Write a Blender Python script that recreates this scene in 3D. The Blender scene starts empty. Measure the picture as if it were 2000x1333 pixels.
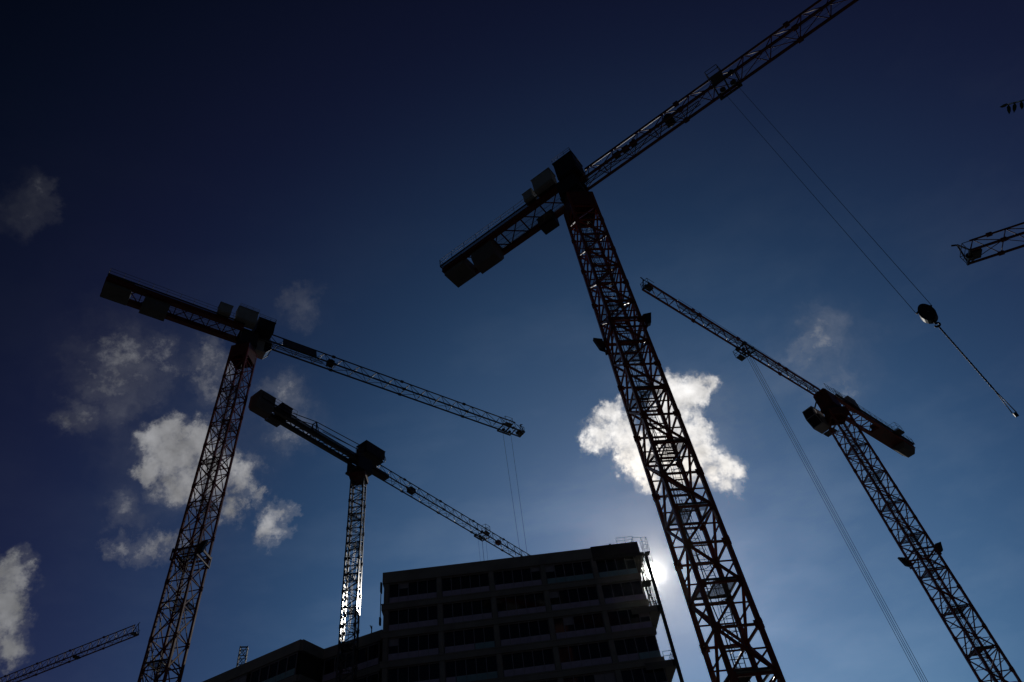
import bpy, math, random
from mathutils import Vector, Matrix
R_ = math.radians
rng = random.Random(7)
SC = bpy.context.scene
COL = SC.collection

# ------------------------------------------------------------------ camera
cam = bpy.data.cameras.new("camera"); cam_o = bpy.data.objects.new("camera", cam); COL.objects.link(cam_o)
cam.sensor_width = 36.0; cam.lens = 23.994; cam.clip_start = 0.1; cam.clip_end = 6000.0
PITCH, ROLL = 47.258, 9.627            # degrees above the horizon, clockwise tilt of the frame
fwd = Vector((0, math.cos(R_(PITCH)), math.sin(R_(PITCH))))
up0 = Vector((0, -math.sin(R_(PITCH)), math.cos(R_(PITCH)))); rt0 = Vector((1, 0, 0))
cr, sr = math.cos(R_(ROLL)), math.sin(R_(ROLL))
right = rt0*cr - up0*sr; up = rt0*sr + up0*cr
cam_o.matrix_world = Matrix(((right.x, up.x, -fwd.x, 0), (right.y, up.y, -fwd.y, 0), (right.z, up.z, -fwd.z, 1.7), (0, 0, 0, 1)))
SC.camera = cam_o

# ------------------------------------------------------------------ exposure, sun, sky
SC.view_settings.view_transform = 'Standard'; SC.view_settings.look = 'None'
SC.view_settings.gamma = 1.0; SC.view_settings.exposure = -2.5
SUN_AZ, SUN_EL = 8.56, 26.77           # degrees clockwise from +Y, above the horizon
sdir = Vector((math.sin(R_(SUN_AZ))*math.cos(R_(SUN_EL)), math.cos(R_(SUN_AZ))*math.cos(R_(SUN_EL)), math.sin(R_(SUN_EL))))
sun = bpy.data.lights.new("sun", 'SUN'); sun.energy = 4.5; sun.angle = R_(0.53); sun.color = (1.0, 0.95, 0.86)
sun_o = bpy.data.objects.new("sun", sun); COL.objects.link(sun_o)
sun_o.rotation_euler = sdir.to_track_quat('Z', 'Y').to_euler()

def build_world():
    w = bpy.data.worlds.new("World"); SC.world = w; w.use_nodes = True
    nt = w.node_tree; N = nt.nodes; L = nt.links
    for n in list(N): N.remove(n)
    out = N.new('ShaderNodeOutputWorld'); bg = N.new('ShaderNodeBackground'); bg.inputs[1].default_value = 0.1
    L.new(bg.outputs[0], out.inputs[0])
    sky = N.new('ShaderNodeTexSky'); sky.sky_type = 'NISHITA'; sky.sun_disc = False
    sky.sun_elevation = R_(SUN_EL); sky.sun_rotation = R_(SUN_AZ)
    sky.air_density = 1.0; sky.dust_density = 0.3; sky.ozone_density = 3.0
    tc = N.new('ShaderNodeTexCoord')
    def val(x): return x
    def math_(op, a, b=None, c=None, clamp=False):
        n = N.new('ShaderNodeMath'); n.operation = op; n.use_clamp = clamp
        for i, v in enumerate((a, b, c)):
            if v is None: continue
            if isinstance(v, (int, float)): n.inputs[i].default_value = v
            else: L.new(v, n.inputs[i])
        return n.outputs[0]
    def vmath(op, a, b):
        n = N.new('ShaderNodeVectorMath'); n.operation = op
        for i, v in enumerate((a, b)):
            if isinstance(v, (tuple, Vector)): n.inputs[i].default_value = tuple(v)
            else: L.new(v, n.inputs[i])
        return n
    D = tc.outputs['Generated']
    def noise(vec, scale, detail, rough):
        n = N.new('ShaderNodeTexNoise'); n.inputs['Scale'].default_value = scale; n.inputs['Detail'].default_value = detail; n.inputs['Roughness'].default_value = rough
        L.new(vec, n.inputs['Vector']); return n
    dot = vmath('DOT_PRODUCT', D, sdir).outputs['Value']
    ang = math_('MULTIPLY', math_('ARCCOSINE', math_('MINIMUM', dot, 1.0)), 180/math.pi)     # degrees from the sun
    # the air of this day: clear and deep blue away from the sun, a bright aureole round it
    ramp = N.new('ShaderNodeValToRGB'); ramp.color_ramp.interpolation = 'B_SPLINE'
    pts = AIR
    el = ramp.color_ramp.elements
    while len(el) < len(pts): el.new(0.5)
    for e, (a, c) in zip(el, pts):
        e.position = a/100.0; e.color = (c[0]/7, c[1]/7, c[2]/7, 1)
    L.new(math_('DIVIDE', ang, 100.0, clamp=True), ramp.inputs[0])
    sc7 = vmath('MULTIPLY', ramp.outputs[0], (7, 7, 7)).outputs[0]
    air = vmath('MULTIPLY', sky.outputs[0], sc7).outputs[0]
    sep = N.new('ShaderNodeSeparateXYZ'); L.new(D, sep.inputs[0])
    thin = math_('MULTIPLY_ADD', math_('MAXIMUM', sep.outputs[2], 0.0), -.5, 1.3)          # thinner air overhead
    tv = N.new('ShaderNodeCombineXYZ')
    for i in range(3): L.new(thin, tv.inputs[i])
    air = vmath('MULTIPLY', air, tv.outputs[0]).outputs[0]
    # the sun's own disc, overexposed
    core = math_('MULTIPLY', math_('POWER', 2.718, math_('MULTIPLY', math_('MULTIPLY', ang, ang), -1/(0.42*0.42))), 700.0)
    halo = math_('MULTIPLY', math_('POWER', 2.718, math_('MULTIPLY', ang, -1/0.55)), 130.0)
    glow = math_('ADD', core, halo)
    gc = N.new('ShaderNodeCombineXYZ'); L.new(glow, gc.inputs[0]); L.new(math_('MULTIPLY', glow, .97), gc.inputs[1]); L.new(math_('MULTIPLY', glow, .88), gc.inputs[2])
    air = vmath('ADD', air, gc.outputs[0]).outputs[0]
    # thin uneven veils of high haze, strongest round the sun
    vn = noise(vmath('MULTIPLY', D, (1.0, 1.7, 2.8)).outputs[0], 5.0, 8, .60).outputs['Fac']
    veil = math_('MULTIPLY', math_('MAXIMUM', math_('SUBTRACT', vn, .46), 0.0), math_('POWER', 2.718, math_('MULTIPLY', ang, -1/15.0)))
    veil = math_('MULTIPLY', veil, math_('MULTIPLY_ADD', sep.outputs[2], -1.75, 1.62, clamp=True))      # none overhead
    vc = N.new('ShaderNodeCombineXYZ')
    for i, k in enumerate((21.0, 24.0, 27.0)): L.new(math_('MULTIPLY', veil, k), vc.inputs[i])
    air = vmath('ADD', air, vc.outputs[0]).outputs[0]
    # clouds: banks placed on the sky sphere (azimuth, elevation, radius, weight), edges torn by noise
    off1 = vmath('MULTIPLY', vmath('SUBTRACT', noise(D, 13, 3, .5).outputs['Color'], (.5, .5, .5)).outputs[0], (.055, .055, .055)).outputs[0]
    off2 = vmath('MULTIPLY', vmath('SUBTRACT', noise(D, 48, 8, .66).outputs['Color'], (.5, .5, .5)).outputs[0], (.058, .058, .058)).outputs[0]
    Dw = N.new('ShaderNodeVectorMath'); Dw.operation = 'NORMALIZE'
    L.new(vmath('ADD', vmath('ADD', D, off1).outputs[0], off2).outputs[0], Dw.inputs[0]); Dw = Dw.outputs[0]
    S = None
    for az, ev, rad, wt in CLOUDS:
        c = (math.sin(R_(az))*math.cos(R_(ev)), math.cos(R_(az))*math.cos(R_(ev)), math.sin(R_(ev)))
        r = R_(rad)*1.25
        k = 2*wt/(r*r)
        d = vmath('DOT_PRODUCT', Dw, c).outputs['Value']
        v = math_('MULTIPLY_ADD', math_('SUBTRACT', d, 1.0), k, wt)
        S = v if S is None else math_('SMOOTH_MAX', S, v, 0.15)
    S = math_('MAXIMUM', S, 0.0)
    fb = noise(D, 40, 12, .68)
    dens = math_('ADD', S, math_('MULTIPLY', math_('SUBTRACT', fb.outputs['Fac'], .5), math_('MULTIPLY', math_('MINIMUM', S, .35), 5.2)))
    mr = N.new('ShaderNodeMapRange'); mr.interpolation_type = 'SMOOTHSTEP'
    mr.inputs['From Min'].default_value = .14; mr.inputs['From Max'].default_value = .98
    L.new(dens, mr.inputs['Value'])
    thick = N.new('ShaderNodeMapRange'); thick.inputs['From Min'].default_value = .1; thick.inputs['From Max'].default_value = .75
    thick.inputs['To Min'].default_value = .16; thick.inputs['To Max'].default_value = 1.0; L.new(S, thick.inputs['Value'])
    skirt = N.new('ShaderNodeMapRange'); skirt.interpolation_type = 'SMOOTHSTEP'; skirt.inputs['From Min'].default_value = -.02; skirt.inputs['From Max'].default_value = .7
    skirt.inputs['To Max'].default_value = .20
    L.new(math_('ADD', S, math_('MULTIPLY', math_('SUBTRACT', noise(Dw, 16, 8, .6).outputs['Fac'], .5), math_('MULTIPLY', math_('MINIMUM', S, .3), 3.0))), skirt.inputs['Value'])
    alpha = math_('MAXIMUM', math_('MULTIPLY', mr.outputs[0], thick.outputs[0]), skirt.outputs[0])
    # thick parts turn towards and away from the light: soft grey undersides
    fs = noise(vmath('ADD', D, tuple(sdir*0.03)).outputs[0], 30, 9, .6)
    shade = math_('MULTIPLY_ADD', math_('SUBTRACT', fs.outputs['Fac'], .5), 1.7, .97)
    cr_ = N.new('ShaderNodeValToRGB'); cr_.color_ramp.interpolation = 'EASE'
    cp = [(0, (70, 66, 58)), (7, (60, 56, 51)), (12, (48, 47, 46)), (25, (20, 20.3, 21.5)), (36, (13.5, 13.6, 14.3)), (48, (10.0, 10.2, 10.8)), (60, (2.3, 2.5, 3.2)), (90, (3.0, 3.2, 4.0))]
    el = cr_.color_ramp.elements
    while len(el) < len(cp): el.new(.5)
    for e, (a, c) in zip(el, cp):
        e.position = a/100.0; e.color = (c[0]/70, c[1]/70, c[2]/70, 1)
    L.new(math_('DIVIDE', ang, 100.0, clamp=True), cr_.inputs[0])
    cc = vmath('MULTIPLY', cr_.outputs[0], (70, 70, 70)).outputs[0]
    sv = N.new('ShaderNodeCombineXYZ')
    for i in range(3): L.new(shade, sv.inputs[i])
    cc = vmath('MULTIPLY', cc, sv.outputs[0]).outputs[0]
    mix = N.new('ShaderNodeMix'); mix.data_type = 'RGBA'
    L.new(alpha, mix.inputs['Factor']); L.new(air, mix.inputs['A'] if False else mix.inputs[6]); L.new(cc, mix.inputs[7])
    L.new(mix.outputs[2], bg.inputs[0])
    w.cycles.sampling_method = 'MANUAL'; w.cycles.sample_map_resolution = 2048

AIR = [(0, (2.5, 2.5, 2.5)), (4, (1.6, 1.85, 2.2)), (8, (1.08, 1.56, 2.1)), (15, (.92, 1.42, 1.84)), (21, (.88, 1.40, 1.80)), (28, (.62, 1.00, 1.34)),
       (36, (.58, .70, 1.02)), (44, (.40, .35, .65)), (51, (.37, .31, .53)), (62, (.07, .12, .18)), (80, (.10, .13, .18)), (100, (.12, .14, .18))]
CLOUDS = [
 (17.42,36.02,1.25,.85),(16.9,36.9,1.0,.75),
 (7.36,37.76,1.58,1.0),(9.24,37.93,1.91,1.0),(9.67,39.8,1.09,0.8),(10.46,36.15,2.13,1.0),(10.91,34.34,1.54,0.95),(9.35,35.33,1.47,0.9),(15.82,39.58,1.72,1.0),(17.43,38.89,1.7,1.0),(18.62,38.53,1.05,0.85),(15.45,37.7,1.63,0.95),(13.69,36.22,2.23,1.0),(16.41,36.34,1.37,0.9),(16.72,34.31,1.66,0.95),(17.87,33.54,1.26,0.85),(18.28,32.36,1.17,0.85),(16.36,32.51,1.33,0.8),(14.7,33.81,1.99,0.95),(10.91,33.29,0.89,0.7),(17.4,31.58,0.93,0.65),(6.45,36.99,1.0,0.8),(-36.47,37.52,1.57,0.95),(-34.85,37.36,2.18,1.0),(-36.37,36.13,1.34,0.9),(-33.04,38.04,1.85,1.0),(-32.0,36.26,2.21,0.95),(-33.93,35.4,1.73,0.85),(-29.63,36.76,1.58,0.85),(-28.66,35.7,1.35,0.75),(-29.32,33.91,1.4,0.75),(-34.97,34.67,1.13,0.6),(-27.27,34.68,0.98,0.6),(-25.01,33.7,1.06,0.7),(-25.33,32.54,1.28,0.75),(-24.37,33.94,0.69,0.6),(-26.0,31.93,0.74,0.5),(-33.3,39.1,0.89,0.8),
 (-41.59,42.74,2.65,.5),(-42.47,41.31,2.08,.42),(-45.28,41.87,1.69,.3),(-39.26,44.95,1.46,.42),(-37.64,43.11,1.46,.4),(-43.67,38.16,1.4,.48),(-33.8,44.3,1.9,.5),
 (-33.34,42.36,1.7,.42),(-40.52,39.67,1.75,.38),(-38.53,41.31,2.16,.36),(-26.2,42.76,1.79,.55),(-25.41,40.39,1.97,.5),(-28.16,43.14,1.18,.4),
 (-34.88,30.3,1.15,.62),(-36.4,29.9,.95,.55),(-33.4,30.6,1.0,.6),(-37.4,29.7,.7,.4),(-43.29,26.63,1.63,.9),(-42.62,24.86,1.75,.95),(-41.7,23.17,1.44,.8),(-42.68,27.06,1.05,.7),
 (-37.28,32.63,1.53,.42),(-56.1,49.9,1.8,.36),(-56.4,48.6,1.7,.32),(-40.5,41.8,5.5,.22),(-33.5,36.5,5.5,.25),(-27.0,41.5,3.5,.22),(31.0,37.3,4.5,.2),(14.5,35.5,6.0,.2),(-25.75,50.27,1.41,.36),(-25.73,49.02,1.21,.3),
 (31.46,38.93,2.23,.42),(29.88,38.98,1.7,.35),(30.96,35.54,1.64,.36),(33.76,38.48,1.1,.3)]
build_world()

# ------------------------------------------------------------------ materials
def mat(name, base, rough=.5, metal=0.0, var=.15, scale=3.0, spec=.5, bump=0.0, dirt=None, dirt_amt=.35):
    m = bpy.data.materials.new(name); m.use_nodes = True
    nt = m.node_tree; N = nt.nodes; L = nt.links; b = N['Principled BSDF']
    b.inputs['Roughness'].default_value = rough; b.inputs['Metallic'].default_value = metal
    b.inputs['Specular IOR Level'].default_value = spec
    tc = N.new('ShaderNodeTexCoord'); no = N.new('ShaderNodeTexNoise')
    no.inputs['Scale'].default_value = scale; no.inputs['Detail'].default_value = 6; L.new(tc.outputs['Object'], no.inputs['Vector'])
    rp = N.new('ShaderNodeValToRGB'); e = rp.color_ramp.elements
    e[0].position = .3; e[1].position = .7
    e[0].color = (*[c*(1-var) for c in base], 1); e[1].color = (*[min(1, c*(1+var)) for c in base], 1)
    L.new(no.outputs['Fac'], rp.inputs[0]); colr = rp.outputs[0]
    if dirt:
        n2 = N.new('ShaderNodeTexNoise'); n2.inputs['Scale'].default_value = scale*.45; n2.inputs['Detail'].default_value = 9; L.new(tc.outputs['Object'], n2.inputs['Vector'])
        r2 = N.new('ShaderNodeValToRGB'); r2.color_ramp.elements[0].position = .52; r2.color_ramp.elements[1].position = .68
        r2.color_ramp.elements[0].color = (0, 0, 0, 1); r2.color_ramp.elements[1].color = (dirt_amt,)*3 + (1,)
        L.new(n2.outputs['Fac'], r2.inputs[0])
        mx = N.new('ShaderNodeMix'); mx.data_type = 'RGBA'; L.new(r2.outputs[0], mx.inputs['Factor']); L.new(colr, mx.inputs[6]); mx.inputs[7].default_value = (*dirt, 1)
        colr = mx.outputs[2]
    L.new(colr, b.inputs['Base Color'])
    ro = N.new('ShaderNodeMapRange'); ro.inputs['To Min'].default_value = max(.02, rough*.8); ro.inputs['To Max'].default_value = min(1, rough*1.25)
    L.new(no.outputs['Fac'], ro.inputs['Value']); L.new(ro.outputs[0], b.inputs['Roughness'])
    if bump:
        bp = N.new('ShaderNodeBump'); bp.inputs['Strength'].default_value = bump; L.new(no.outputs['Fac'], bp.inputs['Height']); L.new(bp.outputs[0], b.inputs['Normal'])
    return m
M = dict(
 red=mat('red crane paint', (.30, .052, .02), .24, var=.2, scale=1.5, dirt=(.05, .035, .03)),
 dred=mat('weathered red crane paint', (.16, .028, .014), .45, var=.25, scale=1.5, dirt=(.03, .025, .022)),
 steel=mat('dark painted steel', (.05, .047, .046), .4, var=.2, scale=2, dirt=(.08, .05, .03)),
 gloss=mat('glossy dark mast paint', (.10, .085, .075), .25, var=.15, scale=2, spec=.8),
 rope=mat('wire rope', (.022, .022, .024), .7, var=.1, scale=8, spec=.15),
 galv=mat('galvanised steel', (.10, .10, .105), .55, metal=.0, var=.15, scale=5, spec=.3),
 conc=mat('cast concrete', (.17, .165, .16), .85, var=.14, scale=1.3, bump=.1, dirt=(.12, .115, .105)),
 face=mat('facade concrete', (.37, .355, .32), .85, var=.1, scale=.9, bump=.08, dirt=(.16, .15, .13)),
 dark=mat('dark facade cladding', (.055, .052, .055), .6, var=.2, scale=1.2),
 cabin=mat('off white cabin panels', (.42, .42, .40), .45, var=.06, scale=1.2, dirt=(.2, .19, .17)),
 black=mat('black painted plate', (.025, .024, .024), .5, var=.2, scale=2),
 pane=mat('window glass', (.012, .012, .020), .06, var=.1, scale=.6, spec=.6),
 filmA=mat('lilac film on glass', (.62, .56, .74), .35, var=.12, scale=2),
 filmB=mat('teal glass panel', (.36, .60, .66), .3, var=.12, scale=2),
 frame=mat('window frame metal', (.42, .40, .44), .4, var=.1, scale=3),
 wood=mat('bark', (.10, .07, .045), .9, var=.3, scale=8, bump=.3),
 leaf=mat('leaf green', (.045, .085, .022), .5, var=.3, scale=12),
 ground=mat('dusty asphalt', (.06, .058, .054), .9, var=.25, scale=.15, dirt=(.13, .11, .085)),
 sign=mat('banner cloth', (.10, .095, .13), .7, var=.12, scale=1),
)

# ------------------------------------------------------------------ mesh helpers
class MB:
    def __init__(s): s.v = []; s.f = []; s.sm = []
    def quadbox(s, c8):
        i = len(s.v); s.v += c8
        for q in ((0,3,2,1),(4,5,6,7),(0,1,5,4),(1,2,6,5),(2,3,7,6),(3,0,4,7)): s.f.append(tuple(i+k for k in q)); s.sm.append(False)
    def box(s, x0, x1, y0, y1, z0, z1):
        s.quadbox([Vector(p) for p in ((x0,y0,z0),(x1,y0,z0),(x1,y1,z0),(x0,y1,z0),(x0,y0,z1),(x1,y0,z1),(x1,y1,z1),(x0,y1,z1))]); return s
    def bar(s, p, q, w, h=None, ref=None):
        p = Vector(p); q = Vector(q); h = h or w; d = (q-p).normalized()
        ref = Vector(ref) if ref else (Vector((0,0,1)) if abs(d.z) < .95 else Vector((1,0,0)))
        a = d.cross(ref).normalized()*(w/2); b = a.normalized().cross(d).normalized()*(h/2)
        s.quadbox([p-a-b, p+a-b, p+a+b, p-a+b, q-a-b, q+a-b, q+a+b, q-a+b]); return s
    def tube(s, p, q, r, n=6, r2=None, caps=True):
        p = Vector(p); q = Vector(q); d = (q-p).normalized(); r2 = r if r2 is None else r2
        ref = Vector((0,0,1)) if abs(d.z) < .95 else Vector((1,0,0))
        a = d.cross(ref).normalized(); b = a.cross(d).normalized(); i = len(s.v)
        for c, rr in ((p, r), (q, r2)):
            for k in range(n):
                t = 2*math.pi*k/n; s.v.append(c + a*(math.cos(t)*rr) + b*(math.sin(t)*rr))
        for k in range(n):
            s.f.append((i+k, i+(k+1)%n, i+n+(k+1)%n, i+n+k)); s.sm.append(True)
        if caps:
            s.f.append(tuple(i+k for k in reversed(range(n)))); s.sm.append(False); s.f.append(tuple(i+n+k for k in range(n))); s.sm.append(False)
        return s
    def poly(s, pts, r, n=5, closed=False):
        for a, b in zip(pts, pts[1:] + ([pts[0]] if closed else [])): s.tube(a, b, r, n, caps=False)
        return s
    def prism(s, pts, z0, z1):
        i = len(s.v); n = len(pts)
        s.v += [Vector((x, y, z0)) for x, y in pts] + [Vector((x, y, z1)) for x, y in pts]
        s.f.append(tuple(i+k for k in reversed(range(n)))); s.f.append(tuple(i+n+k for k in range(n))); s.sm += [False, False]
        for k in range(n): s.f.append((i+k, i+(k+1)%n, i+n+(k+1)%n, i+n+k)); s.sm.append(False)
        return s
    def lathe(s, prof, n=20, at=(0,0)):
        i = len(s.v)
        for r, z in prof:
            for k in range(n): t = 2*math.pi*k/n; s.v.append(Vector((at[0]+r*math.cos(t), at[1]+r*math.sin(t), z)))
        for j in range(len(prof)-1):
            for k in range(n): s.f.append((i+j*n+k, i+j*n+(k+1)%n, i+(j+1)*n+(k+1)%n, i+(j+1)*n+k)); s.sm.append(True)
        s.f.append(tuple(i+k for k in reversed(range(n)))); s.f.append(tuple(i+(len(prof)-1)*n+k for k in range(n))); s.sm += [False, False]
        return s
    def mesh(s, name, m, T=None):
        me = bpy.data.meshes.new(name)
        vs = [T @ v for v in s.v] if T else s.v
        me.from_pydata([tuple(v) for v in vs], [], s.f)
        me.polygons.foreach_set('use_smooth', s.sm); me.materials.append(m); me.update(); return me
    def build(s, name, m, parent=None, T=None, loc=None):
        o = bpy.data.objects.new(name, s.mesh(name, m, T)); COL.objects.link(o)
        if parent: o.parent = parent
        if loc: o.location = loc
        return o
def tag(o, label=None, cat=None, group=None, kind=None):
    if label: o['label'] = label
    if cat: o['category'] = cat
    if group: o['group'] = group
    if kind: o['kind'] = kind
    return o
def empty(name, loc, label, cat, group=None):
    o = bpy.data.objects.new(name, None); COL.objects.link(o); o.location = loc; return tag(o, label, cat, group)
def copy_of(o, parent, loc=None, rz=None):
    c = o.copy(); COL.objects.link(c); c.parent = parent
    if loc is not None: c.location = loc
    if rz is not None: c.rotation_euler.z = rz
    return c
def RZ(deg): return Matrix.Rotation(R_(deg), 4, 'Z')

# ------------------------------------------------------------------ ground
g = MB(); g.v = [Vector(p) for p in ((-3000,-3000,0),(3000,-3000,0),(3000,3000,0),(-3000,3000,0))]; g.f = [(0,1,2,3)]; g.sm = [False]
tag(g.build('ground', M['ground']), kind='structure')

# ------------------------------------------------------------------ tower crane pieces
def corners(w): h = w/2; return [(-h,-h),(h,-h),(h,h),(-h,h)]

def make_mast(root, w, yaw, z1, section, panels, leg, brace, style, mt, ladder_mt, round_leg=False, plat_every=1, top_solid=2.0, z_from=0.0):
    """square lattice mast with four legs, ladders in safety cages and rest platforms"""
    T = RZ(yaw); C4 = corners(w); b = MB(); ph = section/panels
    n = int(math.ceil((z1-z_from)/ph))
    for fi in range(4):
        (ax, ay), (bx, by) = C4[fi], C4[(fi+1) % 4]
        nrm = Vector(((ax+bx)/2, (ay+by)/2, 0)).normalized()
        for k in range(n):
            za = z1-(k+1)*ph; zb = z1-k*ph
            if za < z_from: continue
            A0, A1, B0, B1 = (ax,ay,za), (ax,ay,zb), (bx,by,za), (bx,by,zb)
            if style == 'x':
                b.bar(A0, B1, brace, brace*.7, nrm); b.bar(B0, A1, brace*.9, brace*.6, nrm); b.bar(A0, B0, brace*.8, brace*.8)
            elif style == 'zig':
                (b.bar(A0, B1, brace, brace, nrm) if (k+fi) % 2 else b.bar(B0, A1, brace, brace, nrm))
                b.bar(A0, B0, brace*.9, brace*.9)
                mid = (za+zb)/2
                b.bar((ax,ay,mid), (bx,by,mid), brace*.55, brace*.55)
            elif style == 'n':
                (b.bar(A0, B1, brace, brace, nrm) if k % 2 else b.bar(B0, A1, brace, brace, nrm))
                b.bar(A0, B0, brace*.8, brace*.8)
            elif style == 'k':
                (b.bar(A0, B1, brace, brace, nrm) if (k+fi) % 2 else b.bar(B0, A1, brace, brace, nrm))
                b.bar(A0, B0, brace*.8, brace*.8)
            # gusset plates where the bracing meets the legs
            d = Vector((bx-ax, by-ay, 0)).normalized()
            for P, s in (((ax,ay,za), 1), ((bx,by,za), -1)):
                p = Vector(P)+d*(s*leg*.75)
                b.bar(p-Vector((0,0,leg*.9)), p+Vector((0,0,leg*.9)), leg*.9, .03, nrm)
    mast = b.build('mast', mt, root, T)
    for (x, y) in C4:
        lb = MB()
        if round_leg: lb.tube((x,y,z_from), (x,y,z1), leg/2, 14)
        else: lb.box(x-leg/2, x+leg/2, y-leg/2, y+leg/2, z_from, z1)
        k = 0
        while z1-k*section > z_from+1:
            z = z1-k*section
            if k:
                e = leg*.60
                lb.box(x-e, x+e, y-leg*.55, y+leg*.55, z-.24, z-.012); lb.box(x-e, x+e, y-leg*.55, y+leg*.55, z+.012, z+.24)
                sx = 1 if x > 0 else -1
                for zz in (-.16, -.07, .07, .16): lb.box(min(x+sx*e, x+sx*(e+.05)), max(x+sx*e, x+sx*(e+.05)), y-.035, y+.035, z+zz-.03, z+zz+.03)
            k += 1
        lb.build('leg', mt, mast, T)
    # platform
    p = MB(); h = w/2-leg*.5; hx = h*.15
    for a0, a1 in (((-h,-h),(h,-h)),((h,-h),(h,h)),((h,h),(-h,h)),((-h,h),(-h,-h))): p.bar((*a0,0), (*a1,0), .07, .10)
    p.bar((hx,-h,0), (hx,h,0), .06, .09)
    y = -h+.07
    while y < h: p.box(-h, hx, y-.012, y+.012, -.012, .018); y += .105
    y = -h+.07
    while y < -h*.25: p.box(hx, h, y-.012, y+.012, -.012, .018); y += .105
    for x in (-h, hx): p.bar((x,-h,0), (x,-h,1.0), .04)
    p.bar((-h,-h,1.0), (hx,-h,1.0), .04); p.bar((-h,-h,.5), (hx,-h,.5), .03)
    # caged ladder, one flight
    la = MB(); H = section*plat_every; x0, yl = w*.12, h*.35; lean = w*.10
    for sx in (-.22, .22): la.bar((x0+sx-lean, yl, -.1), (x0+sx+lean, yl, H+.7), .055, .03)
    z = .2
    while z < H+.6:
        xx = x0-lean+2*lean*(z/(H+.6)); la.tube((xx-.22, yl, z), (xx+.22, yl, z), .016, 5); z += .3
    rings = []
    z = 1.2
    while z < H+.5:
        xx = x0-lean+2*lean*(z/(H+.6))
        rings.append([Vector((xx+.36*math.cos(t)*1.0, yl-.02-.62*math.sin(t)*1.0, z)) for t in [math.pi*i/8 for i in range(9)]])
        la.poly(rings[-1], .02, 4); z += .8
    for i in (0, 2, 4, 6, 8):
        for r0, r1 in zip(rings, rings[1:]): la.bar(r0[i], r1[i], .035, .012)
    first = None; k = 0
    zt = z1-top_solid
    z = zt-H*.98
    while z > z_from+2:
        if first is None:
            pl = p.build('platform', ladder_mt, mast); ld = la.build('ladder', ladder_mt, mast)
            pl.location = (0,0,z); ld.location = (0,0,z); pl.rotation_euler.z = ld.rotation_euler.z = R_(yaw); first = (pl, ld)
        else:
            rz = R_(yaw + (180 if k % 2 else 0))
            copy_of(first[0], mast, (0,0,z), rz); copy_of(first[1], mast, (0,0,z), rz)
        z -= H; k += 1
    return mast

def make_collar(root, w, yaw, z, mt, size=.55):
    """tie collar round the mast with two plates standing out of it"""
    T = RZ(yaw); b = MB(); o = w/2+.17
    for a0, a1 in (((-o,-o),(o,-o)),((o,-o),(o,o)),((o,o),(-o,o)),((-o,o),(-o,-o))):
        b.bar((*a0,z), (*a1,z), .10, .2); b.bar((*a0,z-.9), (*a1,z-.9), .08, .12)
    for x, y in corners(2*o): b.bar((x,y,z-1.0), (x,y,z+.2), .10)
    c = b.build('tie_collar', mt, root, T)
    for sx, yy in ((-1, o-.3), (1, -o)):
        q = MB(); x = sx*(o+.06)
        q.quadbox([Vector(p) for p in ((x,yy,z-.75),(x+sx*size*.55,yy,z-.55),(x+sx*size*.55,yy+.3,z-.55),(x,yy+.3,z-.75),(x,yy,z+.35),(x+sx*size,yy,z+.5),(x+sx*size,yy+.3,z+.5),(x,yy+.3,z+.35))])
        q.build('bracket_plate', M['black'], c, T)
    return c

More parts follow.
